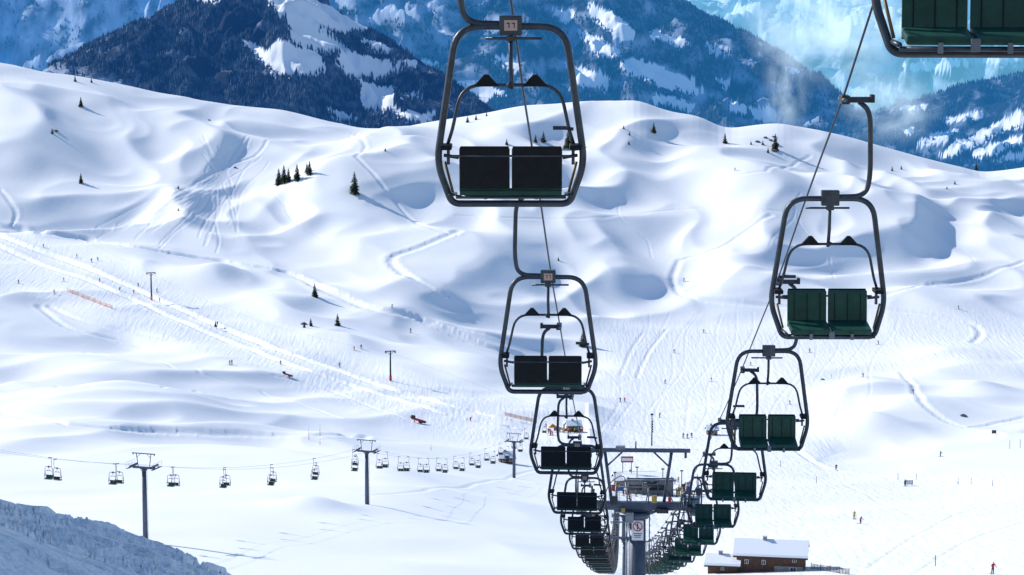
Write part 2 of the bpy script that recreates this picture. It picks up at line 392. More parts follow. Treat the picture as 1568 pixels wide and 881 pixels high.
def mountain(xs,ps,Yc,depth,mat_,polys,seed,bsnow,amp=.05,step=1.6,trees=0,th=13,haze_mat=None,pb=330,gx=1.0):
    px=np.arange(xs[0],xs[-1],step)
    nt_=170; t=np.linspace(0,1,nt_); 
    Tt,Pp=np.meshgrid(t,px,indexing='ij')
    Rr=np.interp(Pp,xs,ps)+3*gn(Pp/25,Pp*0+.5,seed+60)+1.5*gn(Pp/8,Pp*0+.5,seed+61)
    Y=Yc-depth*(1-Tt)
    zb=zpy(pb,Yc-depth); zc=zpy(Rr,Yc)
    s=Tt**.9
    z=zb*(1-s)+zc*s
    X=(Pp-CX)/F*Yc*1.0*(Y/Yc)*1.01
    sc=1/(.16*depth)
    wx=X+.1*depth*gn(X*sc*.7,Y*sc*.7,seed+40)
    n=-np.abs(gn(wx*sc*gx,Y*sc*.45,seed))*2+.6+.5*-np.abs(gn(wx*sc*2.3*gx,Y*sc*.9,seed+1))*2+.3+.25*fbm(wx*sc*5,Y*sc*3,4,seed+2)
    env=np.sin(np.pi*np.clip(Tt,0,1))**.6*.9+.1
    z=z+n*amp*depth*env*(1-.75*sst(.9,1,Tt))
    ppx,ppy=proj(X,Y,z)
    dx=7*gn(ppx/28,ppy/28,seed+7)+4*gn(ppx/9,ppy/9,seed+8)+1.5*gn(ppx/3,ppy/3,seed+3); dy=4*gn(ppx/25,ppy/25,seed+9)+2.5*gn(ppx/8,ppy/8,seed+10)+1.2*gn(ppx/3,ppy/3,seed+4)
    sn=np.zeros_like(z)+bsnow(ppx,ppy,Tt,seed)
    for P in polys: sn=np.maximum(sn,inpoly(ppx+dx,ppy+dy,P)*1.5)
    Xb=X[-1]*1.05;Yb=Y[-1]+depth*.4;zb2=z[-1]-depth*.15
    X=np.vstack([X,Xb]);Y=np.vstack([Y,Yb]);z=np.vstack([z,zb2]);sn=np.vstack([sn,sn[-1]])
    co=np.stack([X,Y,z],-1).reshape(-1,3); nr,nc=z.shape; idx=np.arange(nr*nc).reshape(nr,nc)
    q=np.stack([idx[:-1,:-1],idx[:-1,1:],idx[1:,1:],idx[1:,:-1]],-1).reshape(-1,4)
    me=fastmesh('mountain',co,q); attr(me,'snow',sn); me.materials.append(mat_); obj('mountain',me)
    if trees:
        w=np.clip(.62-sn[:-1],0,1)*(fbm(X[:-1]/220,Y[:-1]/220,3,seed+20)>-.40)
        w=w.ravel(); w=w/w.sum(); ch=rng.choice(w.size,trees,p=w)
        j=ch//nc; i=np.clip(ch%nc,0,nc-2); j=np.clip(j,0,nr-3); fu=rng.rand(trees);fv=rng.rand(trees)
        g=lambda A:(A[j,i]*(1-fu)+A[j,i+1]*fu)*(1-fv)+(A[j+1,i]*(1-fu)+A[j+1,i+1]*fu)*fv
        tx,ty,tz=g(X),g(Y),g(z); H=th*(.6+.8*rng.rand(trees)); Rd=H*.24
        a0=rng.rand(trees)*6.28; V=np.zeros((trees,5,3))
        for k in range(4):
            V[:,k,0]=tx+Rd*np.cos(a0+k*math.pi/2);V[:,k,1]=ty+Rd*np.sin(a0+k*math.pi/2);V[:,k,2]=tz-1
        V[:,4,0]=tx;V[:,4,1]=ty;V[:,4,2]=tz+H
        o=(np.arange(trees)*5)[:,None]
        Fc=np.concatenate([o+np.array([[k,(k+1)%4,4]]) for k in range(4)],0)
        me=fastmesh('forest',V.reshape(-1,3),Fc); me.polygons.foreach_set('use_smooth',np.zeros(len(Fc),bool)); me.materials.append(haze_mat); obj('forest',me)
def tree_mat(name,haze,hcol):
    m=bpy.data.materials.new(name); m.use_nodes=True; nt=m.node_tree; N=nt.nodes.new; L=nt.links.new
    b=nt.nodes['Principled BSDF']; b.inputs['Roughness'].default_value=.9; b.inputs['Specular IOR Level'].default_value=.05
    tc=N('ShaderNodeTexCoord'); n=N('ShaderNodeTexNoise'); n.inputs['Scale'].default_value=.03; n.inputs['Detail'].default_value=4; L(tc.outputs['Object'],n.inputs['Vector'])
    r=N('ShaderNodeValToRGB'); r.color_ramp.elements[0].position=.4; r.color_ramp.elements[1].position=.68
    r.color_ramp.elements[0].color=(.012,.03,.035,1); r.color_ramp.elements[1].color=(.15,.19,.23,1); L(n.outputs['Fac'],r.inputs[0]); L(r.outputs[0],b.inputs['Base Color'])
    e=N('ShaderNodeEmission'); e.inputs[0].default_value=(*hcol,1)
    mx=N('ShaderNodeMixShader'); mx.inputs[0].default_value=haze  # same painted haze: blue emission mixed over the tree colour
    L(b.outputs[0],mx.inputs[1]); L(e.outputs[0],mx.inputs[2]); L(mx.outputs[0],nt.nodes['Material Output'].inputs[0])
    return m
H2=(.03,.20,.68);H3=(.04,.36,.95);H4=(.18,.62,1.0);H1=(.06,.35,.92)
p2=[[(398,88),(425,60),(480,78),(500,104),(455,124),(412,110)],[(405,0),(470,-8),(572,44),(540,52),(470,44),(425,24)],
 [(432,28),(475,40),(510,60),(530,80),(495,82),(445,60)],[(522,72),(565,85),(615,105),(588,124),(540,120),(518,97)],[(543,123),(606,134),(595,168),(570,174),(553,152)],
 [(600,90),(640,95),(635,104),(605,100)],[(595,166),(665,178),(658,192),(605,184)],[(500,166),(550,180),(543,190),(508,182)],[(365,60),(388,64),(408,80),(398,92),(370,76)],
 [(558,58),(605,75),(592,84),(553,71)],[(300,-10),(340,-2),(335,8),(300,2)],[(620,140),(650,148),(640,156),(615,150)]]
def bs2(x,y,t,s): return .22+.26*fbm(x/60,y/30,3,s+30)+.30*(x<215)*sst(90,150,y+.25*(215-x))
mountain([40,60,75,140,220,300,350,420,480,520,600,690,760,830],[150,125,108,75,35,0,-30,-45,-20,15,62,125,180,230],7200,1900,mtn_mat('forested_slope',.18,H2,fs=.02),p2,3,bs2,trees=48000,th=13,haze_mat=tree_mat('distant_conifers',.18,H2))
p3=[[(885,46),(918,58),(958,84),(925,88),(895,70)],[(900,8),(935,14),(980,57),(960,63),(920,42)],[(945,96),(985,93),(1035,112),(1080,136),(1050,146),(1000,130),(960,112)],
 [(700,128),(745,128),(775,148),(740,154)],[(1000,46),(1055,65),(1040,73),(998,57)],[(1080,66),(1112,74),(1124,84),(1088,82)],[(1088,118),(1125,130),(1112,138)],[(1005,143),(1065,160),(1052,173),(1005,157)],[(1145,163),(1195,170),(1188,188),(1150,182)],[(640,88),(675,100),(652,108)],
 [(1115,153),(1145,160),(1142,172),(1115,170)],[(865,98),(935,118),(928,138),(875,128)],[(850,10),(880,20),(870,35),(845,25)],[(760,85),(800,92),(790,104),(755,98)],[(1200,100),(1230,110),(1220,118)]]
def bs3(x,y,t,s): return .35+.36*fbm(x/50,y/28,4,s+30)+.24*(1-sst(560,900,x))*(1-sst(30,110,y))
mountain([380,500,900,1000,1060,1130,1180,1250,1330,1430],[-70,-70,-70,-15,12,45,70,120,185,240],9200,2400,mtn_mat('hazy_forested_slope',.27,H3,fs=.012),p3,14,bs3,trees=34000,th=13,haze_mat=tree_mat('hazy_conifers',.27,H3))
def bs1(x,y,t,s): return .60+.38*fbm(x/30,y/22,4,s+30)
mountain([-300,0,200,400,520],[-90,-90,-80,-70,-60],10500,2600,mtn_mat('rocky_slope',.34,H1,fs=.012,forest=(.03,.05,.08),mid=(.34,.42,.54),snowc=(.66,.74,.84)),[],25,bs1,trees=8000,th=14,haze_mat=tree_mat('hazy_conifers_b',.34,H1),amp=.09)  # snow colour kept bluish, painting this slope as shadowed
def bs4(x,y,t,s): return .45+.35*fbm(x/60,y/25,4,s+30)+.35*(1-sst(20,90,y))
p4=[[(1380,100),(1480,92),(1480,100),(1400,108)],[(1500,88),(1568,82),(1568,92),(1510,96)]]
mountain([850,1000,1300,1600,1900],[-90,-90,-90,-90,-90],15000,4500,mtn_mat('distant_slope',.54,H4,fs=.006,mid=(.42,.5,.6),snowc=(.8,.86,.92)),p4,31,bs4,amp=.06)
p5=[[(1395,222),(1430,205),(1470,200),(1440,218)],[(1432,236),(1500,200),(1568,170),(1568,190),(1500,218),(1450,243)],[(1485,234),(1568,206),(1568,219),(1500,245)],[(1368,200),(1400,195),(1395,208)],[(1520,250),(1568,230),(1568,243)],[(1378,165),(1420,158),(1415,172)],[(1450,182),(1500,172),(1498,180),(1455,190)]]
def bs5(x,y,t,s): return .27+.28*fbm(x/50,y/20,4,s+30)
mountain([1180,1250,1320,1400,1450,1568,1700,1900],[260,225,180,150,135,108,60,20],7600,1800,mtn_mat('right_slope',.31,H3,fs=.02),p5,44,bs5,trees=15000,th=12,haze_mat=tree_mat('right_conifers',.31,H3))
# ------------------------------------------------------------ chair
def build_chair():
    b=MB(); cx=-.13
    b.box((.02,0,.0),(.10,.30,.11),'dark',bev=.015); b.box((.20,0,-.005),(.32,.09,.07),'dark',bev=.012); b.box((.36,0,.01),(.05,.14,.10),'dark',bev=.01)
    b.tube([(.0,-.2,.0),(.0,.2,.0)],.03,'galv',8)
    b.tube(fillet([(.20,0,-.03),(.34,0,-.14),(.36,0,-.95),(.30,0,-1.19),(cx,0,-1.20)],[0,.18,.25,.16,0]),.032,'steel',10)
    b.box((cx,0,-1.21),(.22,.12,.19),'steel',bev=.012)
    b.box((cx,.064,-1.21),(.125,.006,.10),'plaque')
    for k_ in (-1,1):
        X=cx+k_*.025; b.box((X,.069,-1.19),(.03,.004,.010),'plaqued'); b.box((X-.009,.069,-1.215),(.008,.004,.045),'plaqued')
    b.box((cx,-.064,-1.21),(.13,.006,.10),'steel')
    b.tube([(cx-.3,0,-1.335),(cx+.24,0,-1.335)],.014,'steel',6); b.box((cx,0,-1.335),(.09,.09,.05),'steel')
    b.tube([(cx,0,-1.25),(cx,.02,-1.6),(cx-.01,.04,-1.82)],.021,'steel',8)
    b.tube([(cx,.04,-1.80),(cx+.02,.04,-1.76)],.03,'dark',8)
    P=[(-.52,0,-1.22),(.52,0,-1.22),(.71,.06,-2.52),(.57,-.06,-2.93),(-.57,-.06,-2.93),(-.71,.06,-2.52)]
    P=[(x+cx,y,z) for x,y,z in P]
    b.tube(fillet(P,[.24,.24,.16,.08,.08,.16],closed=True,n=7),.034,'steel',10,closed=True)
    Q=[(-.61,.04,-2.36),(-.56,.03,-2.2),(-.47,-.02,-1.78),(.47,-.02,-1.78),(.56,.03,-2.2),(.61,.04,-2.36)]
    Q=[(x+cx,y,z) for x,y,z in Q]; b.tube(fillet(Q,[0,.05,.2,.2,.05,0]),.017,'steel',8)
    for s_ in (-1,1):
        x=cx+s_*.235
        vs=[(x-.12,-.05,-1.79),(x+.12,-.05,-1.79),(x+.02,-.05,-1.68),(x-.02,-.05,-1.68),(x-.12,.01,-1.79),(x+.12,.01,-1.79),(x+.02,.01,-1.68),(x-.02,.01,-1.68)]
        b.add(vs,[[0,1,2,3],[7,6,5,4],[0,4,5,1],[1,5,6,2],[2,6,7,3],[3,7,4,0]],'black')
        b.box((cx+s_*.62,.04,-2.37),(.11,.28,.05),'black',bev=.012)
        b.box((cx+s_*.60,.05,-2.46),(.03,.05,.16),'steel')
        b.tube([(cx+s_*.635,-.02,-2.52),(cx+s_*.60,-.04,-2.66),(cx+s_*.56,-.06,-2.82)],.013,'spring',6)
        b.tube([(cx+s_*.64,.06,-2.45),(cx+s_*.50,.10,-2.47)],.018,'steel',6)
        b.tube([(cx+s_*.585,.06,-2.84),(cx+s_*.54,-.34,-2.86)],.02,'steel',6)
        R=Matrix.Rotation(math.radians(-6),3,'X')
        b.box((cx+s_*.252,.09,-2.575),(.485,.035,.40),'green',R,bev=.014)
        b.box((cx+s_*.252,.129,-2.561),(.47,.035,.41),'black',R,bev=.014)
        R2=Matrix.Rotation(math.radians(7),3,'X')
        b.box((cx+s_*.252,-.14,-2.80),(.485,.46,.07),'green',R2,bev=.02)
        b.box((cx+s_*.25,-.375,-2.88),(.04,.04,.08),'galv',bev=.008)
        for j in range(3): b.box((cx+s_*(.09+.16*j),.069,-2.575),(.008,.008,.34),'black',R)
    b.box((cx,.10,-2.81),(.98,.03,.045),'green',bev=.008)
    b.tube([(cx-.56,.15,-2.45),(cx+.56,.15,-2.45)],.012,'steel',6)
    b.tube([(cx-.54,-.32,-2.89),(cx+.54,-.32,-2.89)],.020,'steel',8)
    b.box((cx,-.385,-2.86),(.07,.05,.10),'galv',bev=.01)
    b.tube([(cx-.60,.05,-2.2),(cx-.50,.02,-2.19)],.018,'dark',6); b.box((cx-.47,.02,-2.19),(.13,.05,.035),'dark')
    return b.mesh('chairlift_chair')
CH=build_chair()
RD=[0,11,17,22,28,33,39,44,50,55,60.5,66,71.5,77,88,95]
RZv=[8.3,4.45,2.30,.66,-1.60,-3.25,-5.36,-6.93,-8.85,-10.40,-12.05,-13.7,-15.35,-17.0,-20.2,-22.2]
def rz_(D):
    if D<=95: return float(np.interp(D,RD,RZv))
    s=D-95; return -22.2-.285*s+.000108*s*s
def xL(D): return -1.22+.049*D
def xR(D): return 2.70+.048*D
LEND=640
rot=-math.atan(.048)
for fx in (xL,xR):
    o=MB(); o.tube([(fx(d),d,rz_(d)) for d in list(range(1,100,3))+list(range(100,LEND,12))],.014,'dark',6)
    obj('haul_rope',o.mesh('haul_rope'))
D=22.0
while D<LEND-15:
    obj('chairlift_chair',CH,(xL(D),D,rz_(D)),math.pi+rot+random.uniform(-.05,.05))
    D+=11.0 if D<110 else 13
D=17.0
while D<LEND-15:
    obj('chairlift_chair',CH,(xR(D),D,rz_(D)),rot+random.uniform(-.05,.05))
    D+=11.0 if D<110 else 13
# ------------------------------------------------------------ main tower
def sheave(b,c,n,sp_,r,k='dark'):
    L=(n-1)*sp_/2
    for i in range(n):
        y=c[1]-L+i*sp_; b.wheel((c[0],y,c[2]),(1,0,0),r,.08,k,14); b.wheel((c[0],y,c[2]),(1,0,0),r*.35,.13,'galv',8)
    b.box((c[0]+.09,c[1],c[2]-.05),(.05,2*L+.2,.16),'tower'); b.box((c[0]-.09,c[1],c[2]-.05),(.05,2*L*.6,.12),'tower')
TY=95.; tx=(xL(TY)+xR(TY))/2; tz=rz_(TY); g=gz(tx,TY)
def lift_tower(name,loc,rzv,H,gauge,big=True):
    b=MB(); h=gauge/2
    n=12
    b.tube([(0,0,-H-1),(0,0,-H*.5),(0,0,-.75)],[.44,.40,.34],'tower',n)
    b.tube([(0,0,-1.0),(0,0,-.75)],.48,'tower',n)
    b.box((0,0,-.48),(gauge+.3,.34,.34),'tower',bev=.03)
    b.box((0,0,-.72),(1.3,.26,.16),'tower')
    for s_ in (-1,1):
        b.box((s_*h,0,-.30),(.14,.3,.35),'tower'); sheave(b,(s_*h,0,-.13),6,.52,.20)
        b.box((s_*(h+.42),0,-.48),(.42,3.4,.04),'galv')
        for y in (-1.6,-.55,.55,1.6):
            b.tube([(s_*(h+.6),y,-.46),(s_*(h+.6),y,.55)],.02,'galv',6)
        b.tube([(s_*(h+.6),-1.6,.55),(s_*(h+.6),1.6,.55)],.02,'galv',6); b.tube([(s_*(h+.6),-1.6,.05),(s_*(h+.6),1.6,.05)],.016,'galv',6)
        b.box((s_*(h+.25),1.0,-.40),(.5,.08,.08),'tower');b.box((s_*(h+.25),-1.0,-.40),(.5,.08,.08),'tower')
        b.tube([(s_*(h-.85),0,-.32),(s_*(h-.55),0,1.85)],.07,'tower',8)
        b.tube([(s_*(h-1.3),0,1.85),(s_*(h-.62),0,1.2)],.04,'tower',6)
        b.box((s_*(h+.05),0,1.72),(.10,.14,.22),'dark')
    b.box((0,0,1.92),(gauge+.5,.15,.16),'tower',bev=.02)
    for s_ in (-1,1): b.tube([(.55+0*s_,-.16*s_,-H-.5),(.50,-.16*s_,-.4)],.02,'galv',6)
    z=-H
    while z<-.5: b.tube([(.53,-.16,z),(.53,.16,z)],.014,'galv',5); z+=.3
    if big:
        b.box((0,-.46,-1.45),(.50,.02,.86),'white',bev=.004)
        ring=[(.19*math.cos(a),-.478,-1.28+.19*math.sin(a)) for a in [i*math.pi/12 for i in range(24)]]
        b.tube(ring,.022,'red',6,closed=True); b.tube([(-.13,-.478,-1.15),(.13,-.478,-1.41)],.02,'red',6)
        b.box((0,-.474,-1.30),(.05,.006,.20),'black'); b.wheel((0,-.476,-1.17),(0,1,0),.03,.006,'black',10)
        for i in range(3): b.box((0,-.474,-1.58-.08*i),(.36-.05*i,.006,.03),'black')
        b.tube([(-.46,-.2,-.9),(-.46,-.2,-H)],.035,'galv',6)
        b.box((-.35,-.35,-.9),(.35,.25,.45),'galv',bev=.02)
        for s_ in (-1,1): b.tube([(s_*.3,0,-.9),(s_*1.1,0,-.6)],.06,'tower',6)
        b.tube([(-.1,0,2.0),(-.1,0,2.3)],.03,'tower',6); b.box((-.75,-.1,2.05),(.4,.3,.12),'galv')
        b.box((1.05,-.3,-.62),(.5,.3,.18),'dark',bev=.02);
        b.box((-1.0,-.25,-.2),(.3,.25,.35),'dark',bev=.03); b.box((.7,-.2,-.15),(.22,.2,.3),'yellow',bev=.02)
        b.box((-.62,-.3,-.62),(.16,.08,.2),'yellow',bev=.01); b.box((1.35,-.25,-.15),(.14,.1,.22),'red',bev=.01)
        b.tube(fillet([(-1.5,0,-.3),(-1.2,.1,.5),(-.6,0,.9),(-.3,0,-.3)],.3),.02,'dark',6); b.tube(fillet([(.35,0,-.3),(.5,.1,.4),(1.2,0,.3),(1.5,0,-.3)],.25),.02,'dark',6)
        for x_ in (-.9,-.45,.45): b.tube([(x_,-.1,-.32),(x_,-.1,.35)],.03,'galv',6)
        b.tube([(-.9,-.1,.35),(.45,-.1,.35)],.025,'galv',6)
    me=b.mesh(name); return obj(name,me,loc,rzv)
lift_tower('chairlift_tower',(tx,TY,tz),rot,tz-g,xR(0)-xL(0))
for Yt in (330,470):
    lift_tower('chairlift_tower',((xL(Yt)+xR(Yt))/2,Yt,rz_(Yt)),rot,rz_(Yt)-gz((xL(Yt)+xR(Yt))/2,Yt),3.9,False)
# ------------------------------------------------------------ side chairlift
T1b=hit(223,832,300,500);T2b=hit(562,773,350,600);T3b=hit(787,732,450,800)
tops=[]
for bv,py in ((T1b,712),(T2b,688),(T3b,674)): tops.append(Vector((bv.x,bv.y,zpy(py,bv.y))))
dirn=(tops[1]-tops[0]); 
T0=tops[0]-Vector((dirn.x,dirn.y,0)); T0.z=tops[0].z+30
Tend=tops[2]+(tops[2]-tops[1])*.25; 
pts=[T0]+tops+[Vector((Tend.x,Tend.y,tops[2].z-3))]
for p_,bv in zip(tops,(T1b,T2b,T3b)):
    a=math.atan2(-(pts[2]-pts[0]).x,(pts[2]-pts[0]).y)
    lift_tower('chairlift_tower',p_,a,p_.z-bv.z,3.8,False)
for sd in (-1,1):
    rp=[]
    for i in range(len(pts)-1):
        A,B=pts[i],pts[i+1]; d=(B-A); hd=Vector((d.x,d.y,0)).normalized(); nr_=Vector((hd.y,-hd.x,0))*1.9*sd
        L=d.length
        for k in range(12):
            t=k/12; rp.append(A+d*t+nr_-Vector((0,0,4*t*(1-t)*L*.02)))
    rp.append(pts[-1]+nr_)
    o=MB(); o.tube(rp,.018,'galv',5); obj('haul_rope',o.mesh('haul_rope'))
    acc=0; nxt=6 if sd>0 else 15; 
    for i in range(len(rp)-1):
        L=(rp[i+1]-rp[i]).length
        while acc+L>nxt:
            t=(nxt-acc)/L; p_=rp[i].lerp(rp[i+1],t); a=math.atan2(-(rp[i+1]-rp[i]).x,(rp[i+1]-rp[i]).y)
            obj('chairlift_chair',CH,p_,a+(0 if sd>0 else math.pi)+random.uniform(-.1,.1),1.15); nxt+=21
        acc+=L
# ------------------------------------------------------------ drag-lift pylons
dp=[]
for px,pyb,h in ((232,461,13),(598,584,12)):
    g_=hit(px,pyb,700,1400); b=MB()
    b.tube([(0,0,-1),(0,0,h)],[.42,.28],'dark',8); b.box((0,0,h),(4.2,.3,.3),'dark'); 
    for s_ in (-1,1):
        b.box((s_*1.9,0,h-.35),(.35,1.8,.35),'dark'); b.tube([(0,0,h-1.6),(s_*1.4,0,h-.1)],.09,'dark',6)
        for y in (-.6,0,.6): b.wheel((s_*1.9,y,h-.6),(1,0,0),.25,.12,'dark',10)
    b.box((0,0,1.2),(.9,.9,2.0),'red' if px==598 else 'orange',bev=.1)
    obj('drag_lift_pylon',b.mesh('drag_lift_pylon'),g_,.3); dp.append(g_+Vector((0,0,h-.5)))
o=MB(); a_,b_=dp; e=b_+(b_-a_)*.9; e.z=b_.z-8; s0=a_-(b_-a_)*.8; s0.z+=14
o.tube([s0]+[a_.lerp(b_,t)-Vector((0,0,4*t*(1-t)*5)) for t in [i/8 for i in range(9)]]+[b_.lerp(e,.5)-Vector((0,0,3)),e],.02,'dark',5); obj('drag_lift_cable',o.mesh('drag_lift_cable'))
# ------------------------------------------------------------ conifers
def conifer(seed,H=10):
    r=random.Random(seed); b=MB(); b.tube([(0,0,-.8),(.02,.03,H*.5),(0,0,H*.97)],[.17,.10,.02],'trunk',7)
    lv=22
    for i in range(lv):
        t=i/(lv-1); z=H*(.07+.9*t); R=H*.25*(1-t)**.85*(.85+.3*r.random())+.12
        n=max(5,int(11*(1-t*.5)))
        for k in range(n):
            if r.random()<.12: continue
            a=2*math.pi*(k+r.random()*.8)/n+i; rr=R*(.6+.55*r.random()); dz=-rr*(.28+.25*r.random())
            d=Vector((math.cos(a),math.sin(a),0)); s_=Vector((-d.y,d.x,0)); w=rr*.30
            p0=Vector((0,0,z+.15)); pm=d*rr*.55+Vector((0,0,z+dz*.35)); pe=d*rr+Vector((0,0,z+dz))
            b.add([p0,pm+s_*w,pe,pm-s_*w,pm+Vector((0,0,-.35*w-.15))],[[0,1,2],[0,2,3],[0,4,1],[1,4,2],[2,4,3],[3,4,0]],'leaf')
            for q_ in range(2):
                c=pm.lerp(pe,r.random())+s_*r.uniform(-w,w)*.8+Vector((0,0,-.1)); e_=Vector((r.uniform(-1,1),r.uniform(-1,1),r.uniform(-.9,.2)))*.35
                b.add([c,c+e_,c+s_*.25+Vector((0,0,-.12))],[[0,1,2]],'leaf')
    return b.mesh('pine_tree')
CN=[conifer(s) for s in (1,2,3)]
TREES=[(427,283,24),(435,281,26),(442,279,20),(455,277,24),(474,268,20),(470,264,14),(543,297,32),(482,455,20),(517,499,18),(124,281,15),(124,164,14),(115,125,9),(140,127,7),(1001,204,15),(1110,220,15),(1187,230,24),(776,222,9),(832,219,16),(820,219,12),(870,228,28),(893,531,26),(476,500,12),(466,502,9),(955,198,6),(964,208,6),(80,205,8),(330,501,9),(273,323,5),(963,222,6),(716,188,10),(729,184,8),(745,178,6),(1366,262,7),(1380,260,6),(1462,283,6),(1495,260,12),(1450,290,5),(855,400,6),(590,232,6),(273,290,6),(1150,222,6),(1168,222,7),(1176,235,8)]
for i,(px,py,h) in enumerate(TREES):
    p_=hit(px,py,600,1500); hh=h*p_.y/F
    obj('pine_tree',CN[i%3],p_-Vector((0,0,.1)),random.uniform(0,6),(hh/10*1.3,hh/10*1.3,hh/10*1.1))
def rockmesh(s):
    r=random.Random(s); bm=bmesh.new(); bmesh.ops.create_icosphere(bm,subdivisions=2,radius=1)
    for v in bm.verts: v.co*= .7+.5*r.random(); v.co.z*=.6
    me=bpy.data.meshes.new('rock'); bm.to_mesh(me); bm.free(); me.materials.append(M['rock']); return me
RK=[rockmesh(s) for s in range(3)]
for (px,py,s_) in [(1160,218,1.6),(1172,212,1.5),(1185,210,1.4),(1168,222,1.2),(1188,222,2),(1186,232,2.2),(1180,216,1.3),(85,202,1.5),(360,258,1),(1475,637,1.3),(465,497,1.5),(320,185,1),(1260,582,1.)]:
    p_=hit(px,py,500,1500); obj('rock',random.choice(RK),p_,random.uniform(0,6),s_)
# ------------------------------------------------------------ skiers
def person(jk,pose,seed):
    cr=.0 if pose=='stand' else .14; fw=.10 if pose=='stand' else .22
    v=[(0,0,.95-cr),(0,-fw*.3,1.1-cr),(0,-fw*.6,1.28-cr),(0,-fw,1.50-cr),(0,-fw-.02,1.60-cr),(0,-fw-.03,1.70-cr)]; rad=[.17,.155,.185,.075,.115,.10]
    e=[(0,1),(1,2),(2,3),(3,4),(4,5)]
    for s_ in (-1,1):
        o=len(v); v+=[(s_*.10,0,.88-cr),(s_*.13,-cr*1.3,.50-cr*.3),(s_*.14,.02,.12),(s_*.14,-.13,.07)]; rad+=[.115,.085,.065,.05]; e+=[(0,o),(o,o+1),(o+1,o+2),(o+2,o+3)]
        o=len(v); v+=[(s_*.21,-fw*.8,1.42-cr),(s_*.30,-fw-.02,1.16-cr),(s_*.30,-fw-.25,1.05-cr),(s_*.30,-fw-.32,1.06-cr)]; rad+=[.08,.06,.048,.045]; e+=[(2,o),(o,o+1),(o+1,o+2),(o+2,o+3)]
    me=bpy.data.meshes.new('p'); me.from_pydata(v,e,[]); ob=bpy.data.objects.new('p',me); S.collection.objects.link(ob)
    ob.modifiers.new('s','SKIN'); 
    for i,sv in enumerate(me.skin_vertices[0].data): sv.radius=(rad[i],rad[i]*.9); sv.use_root=(i==0)
    sb=ob.modifiers.new('u','SUBSURF'); sb.levels=1; sb.render_levels=1
    dg=bpy.context.evaluated_depsgraph_get(); dg.update(); m2=bpy.data.meshes.new_from_object(ob.evaluated_get(dg))
    b=MB(); vs=[vv.co.copy() for vv in m2.vertices]
    groups={'pants':[],jk:[],'helmet':[],'skin':[]}
    for p_ in m2.polygons:
        c=p_.center; zz=c.z+cr
        k_='pants' if (zz<.92 and abs(c.x)<.26) else ('helmet' if zz>1.62 or (zz>1.53 and c.y>-fw) else ('skin' if zz>1.50 and abs(c.x)<.15 else jk))
        groups[k_].append(list(p_.vertices))
    for k_,fs in groups.items():
        if fs: b.add(vs,fs,k_,True)
    bpy.data.objects.remove(ob)
    for s_ in (-1,1):
        b.box((s_*.14,-.1,.015),(.09,1.65,.025),'jblack' if seed%2 else 'red'); b.box((s_*.14,-.95,.05),(.08,.15,.02),'jblack',Matrix.Rotation(-.5,3,'X'))
        b.tube([(s_*.31,-fw-.34,1.12-cr),(s_*.36,-fw+.1,.02)],.012,'dark',5)
    return b.mesh('skier')
PP=[person(j,p_,i) for i,(j,p_) in enumerate([('jred','ski'),('jblack','stand'),('jblue','ski'),('jyel','stand'),('jblack','ski'),('jgreen','stand'),('jred','stand')])]
SK=[(98,432,1),(153,433,1),(183,446,4),(205,450,0),(212,440,1),(240,448,4),(244,463,1),(355,559,6),(352,560,5),(520,563,1),(553,535,2),(543,537,4),(950,616,1),(956,616,0),(1032,541,0),(1078,510,4),(1345,528,1),(1322,578,4),(1046,672,1),(1052,672,2),(1059,671,1),(1308,796,3),(1317,803,0),(720,646,0),(140,402,1),(150,400,4),(600,472,4),(1468,474,1),(1047,432,1),(83,450,0),(66,380,4),(118,395,1),(28,435,4),(333,500,1),(629,510,1),(1399,603,4),(1010,640,1),(1386,745,1),(1125,262,4),(1303,470,1),(1520,880,6),(1018,588,4),(1090,585,1),(1150,560,2),(1210,620,4),(1440,700,1),(1240,540,1),(1280,720,4),(430,560,1)]
for px,py,i in SK:
    p_=hit(px,py,300,1450); obj('skier',PP[i],p_,random.uniform(0,6.28),1.25)
for k in range(44):
    px=random.uniform(835,892);py=random.uniform(655,668)
    if k>22: px=random.uniform(935,1060);py=random.uniform(735,762)
    p_=hit(px,py,500,900); obj('skier',PP[k%7],p_,random.uniform(0,6.28),1.15)
# ------------------------------------------------------------ poles / fences / small equipment
def pole(px,py,h,k='red'):
    p_=hit(px,py,300,1400); b=MB(); b.tube([(0,0,-.3),(0,0,h*.5)],.08,k,6); b.tube([(0,0,h*.5),(0,0,h)],.07,'white' if k=='red' else k,6); obj('piste_marker_pole',b.mesh('piste_marker_pole'),p_)
for a in [(473,674,4.2),(490,668,3.6),(490,682,2),(1403,735,2),(1375,735,2),(1467,742,1.8),(1487,742,1.8),(1546,688,3),(1562,686,3),(1432,868,2),(1250,740,2),(1520,745,2),(660,690,2),(1273,580,2),(1195,715,2)]: pole(*a,'red' if a[0]<700 else 'dark')
def fence(p,q_,n,h,k,name,dens=8):
    A=[hit(p[0]+(q_[0]-p[0])*i/n,p[1]+(q_[1]-p[1])*i/n,350,1400) for i in range(n+1)]
    b=MB()
    for a in A: b.tube([a-Vector((0,0,.4)),a+Vector((0,0,h+.2))],.05,'woodd',6)
    for a,c in zip(A[:-1],A[1:]):
        for j in range(5): z=Vector((0,0,.15+h*j/5)); b.tube([a+z,c+z],.05,k,4)
        for j in range(dens):
            t=j/dens; m_=a.lerp(c,t); b.tube([m_+Vector((0,0,.1)),m_+Vector((0,0,h))],.035,k,4)
    obj(name,b.mesh(name))
fence((103,447),(172,474),8,1.7,'orange','orange_snow_fence')
fence((773,637),(822,648),6,1.3,'orange','orange_snow_fence')
fence((1242,872),(1300,881),4,1.0,'woodd','wooden_fence',3)
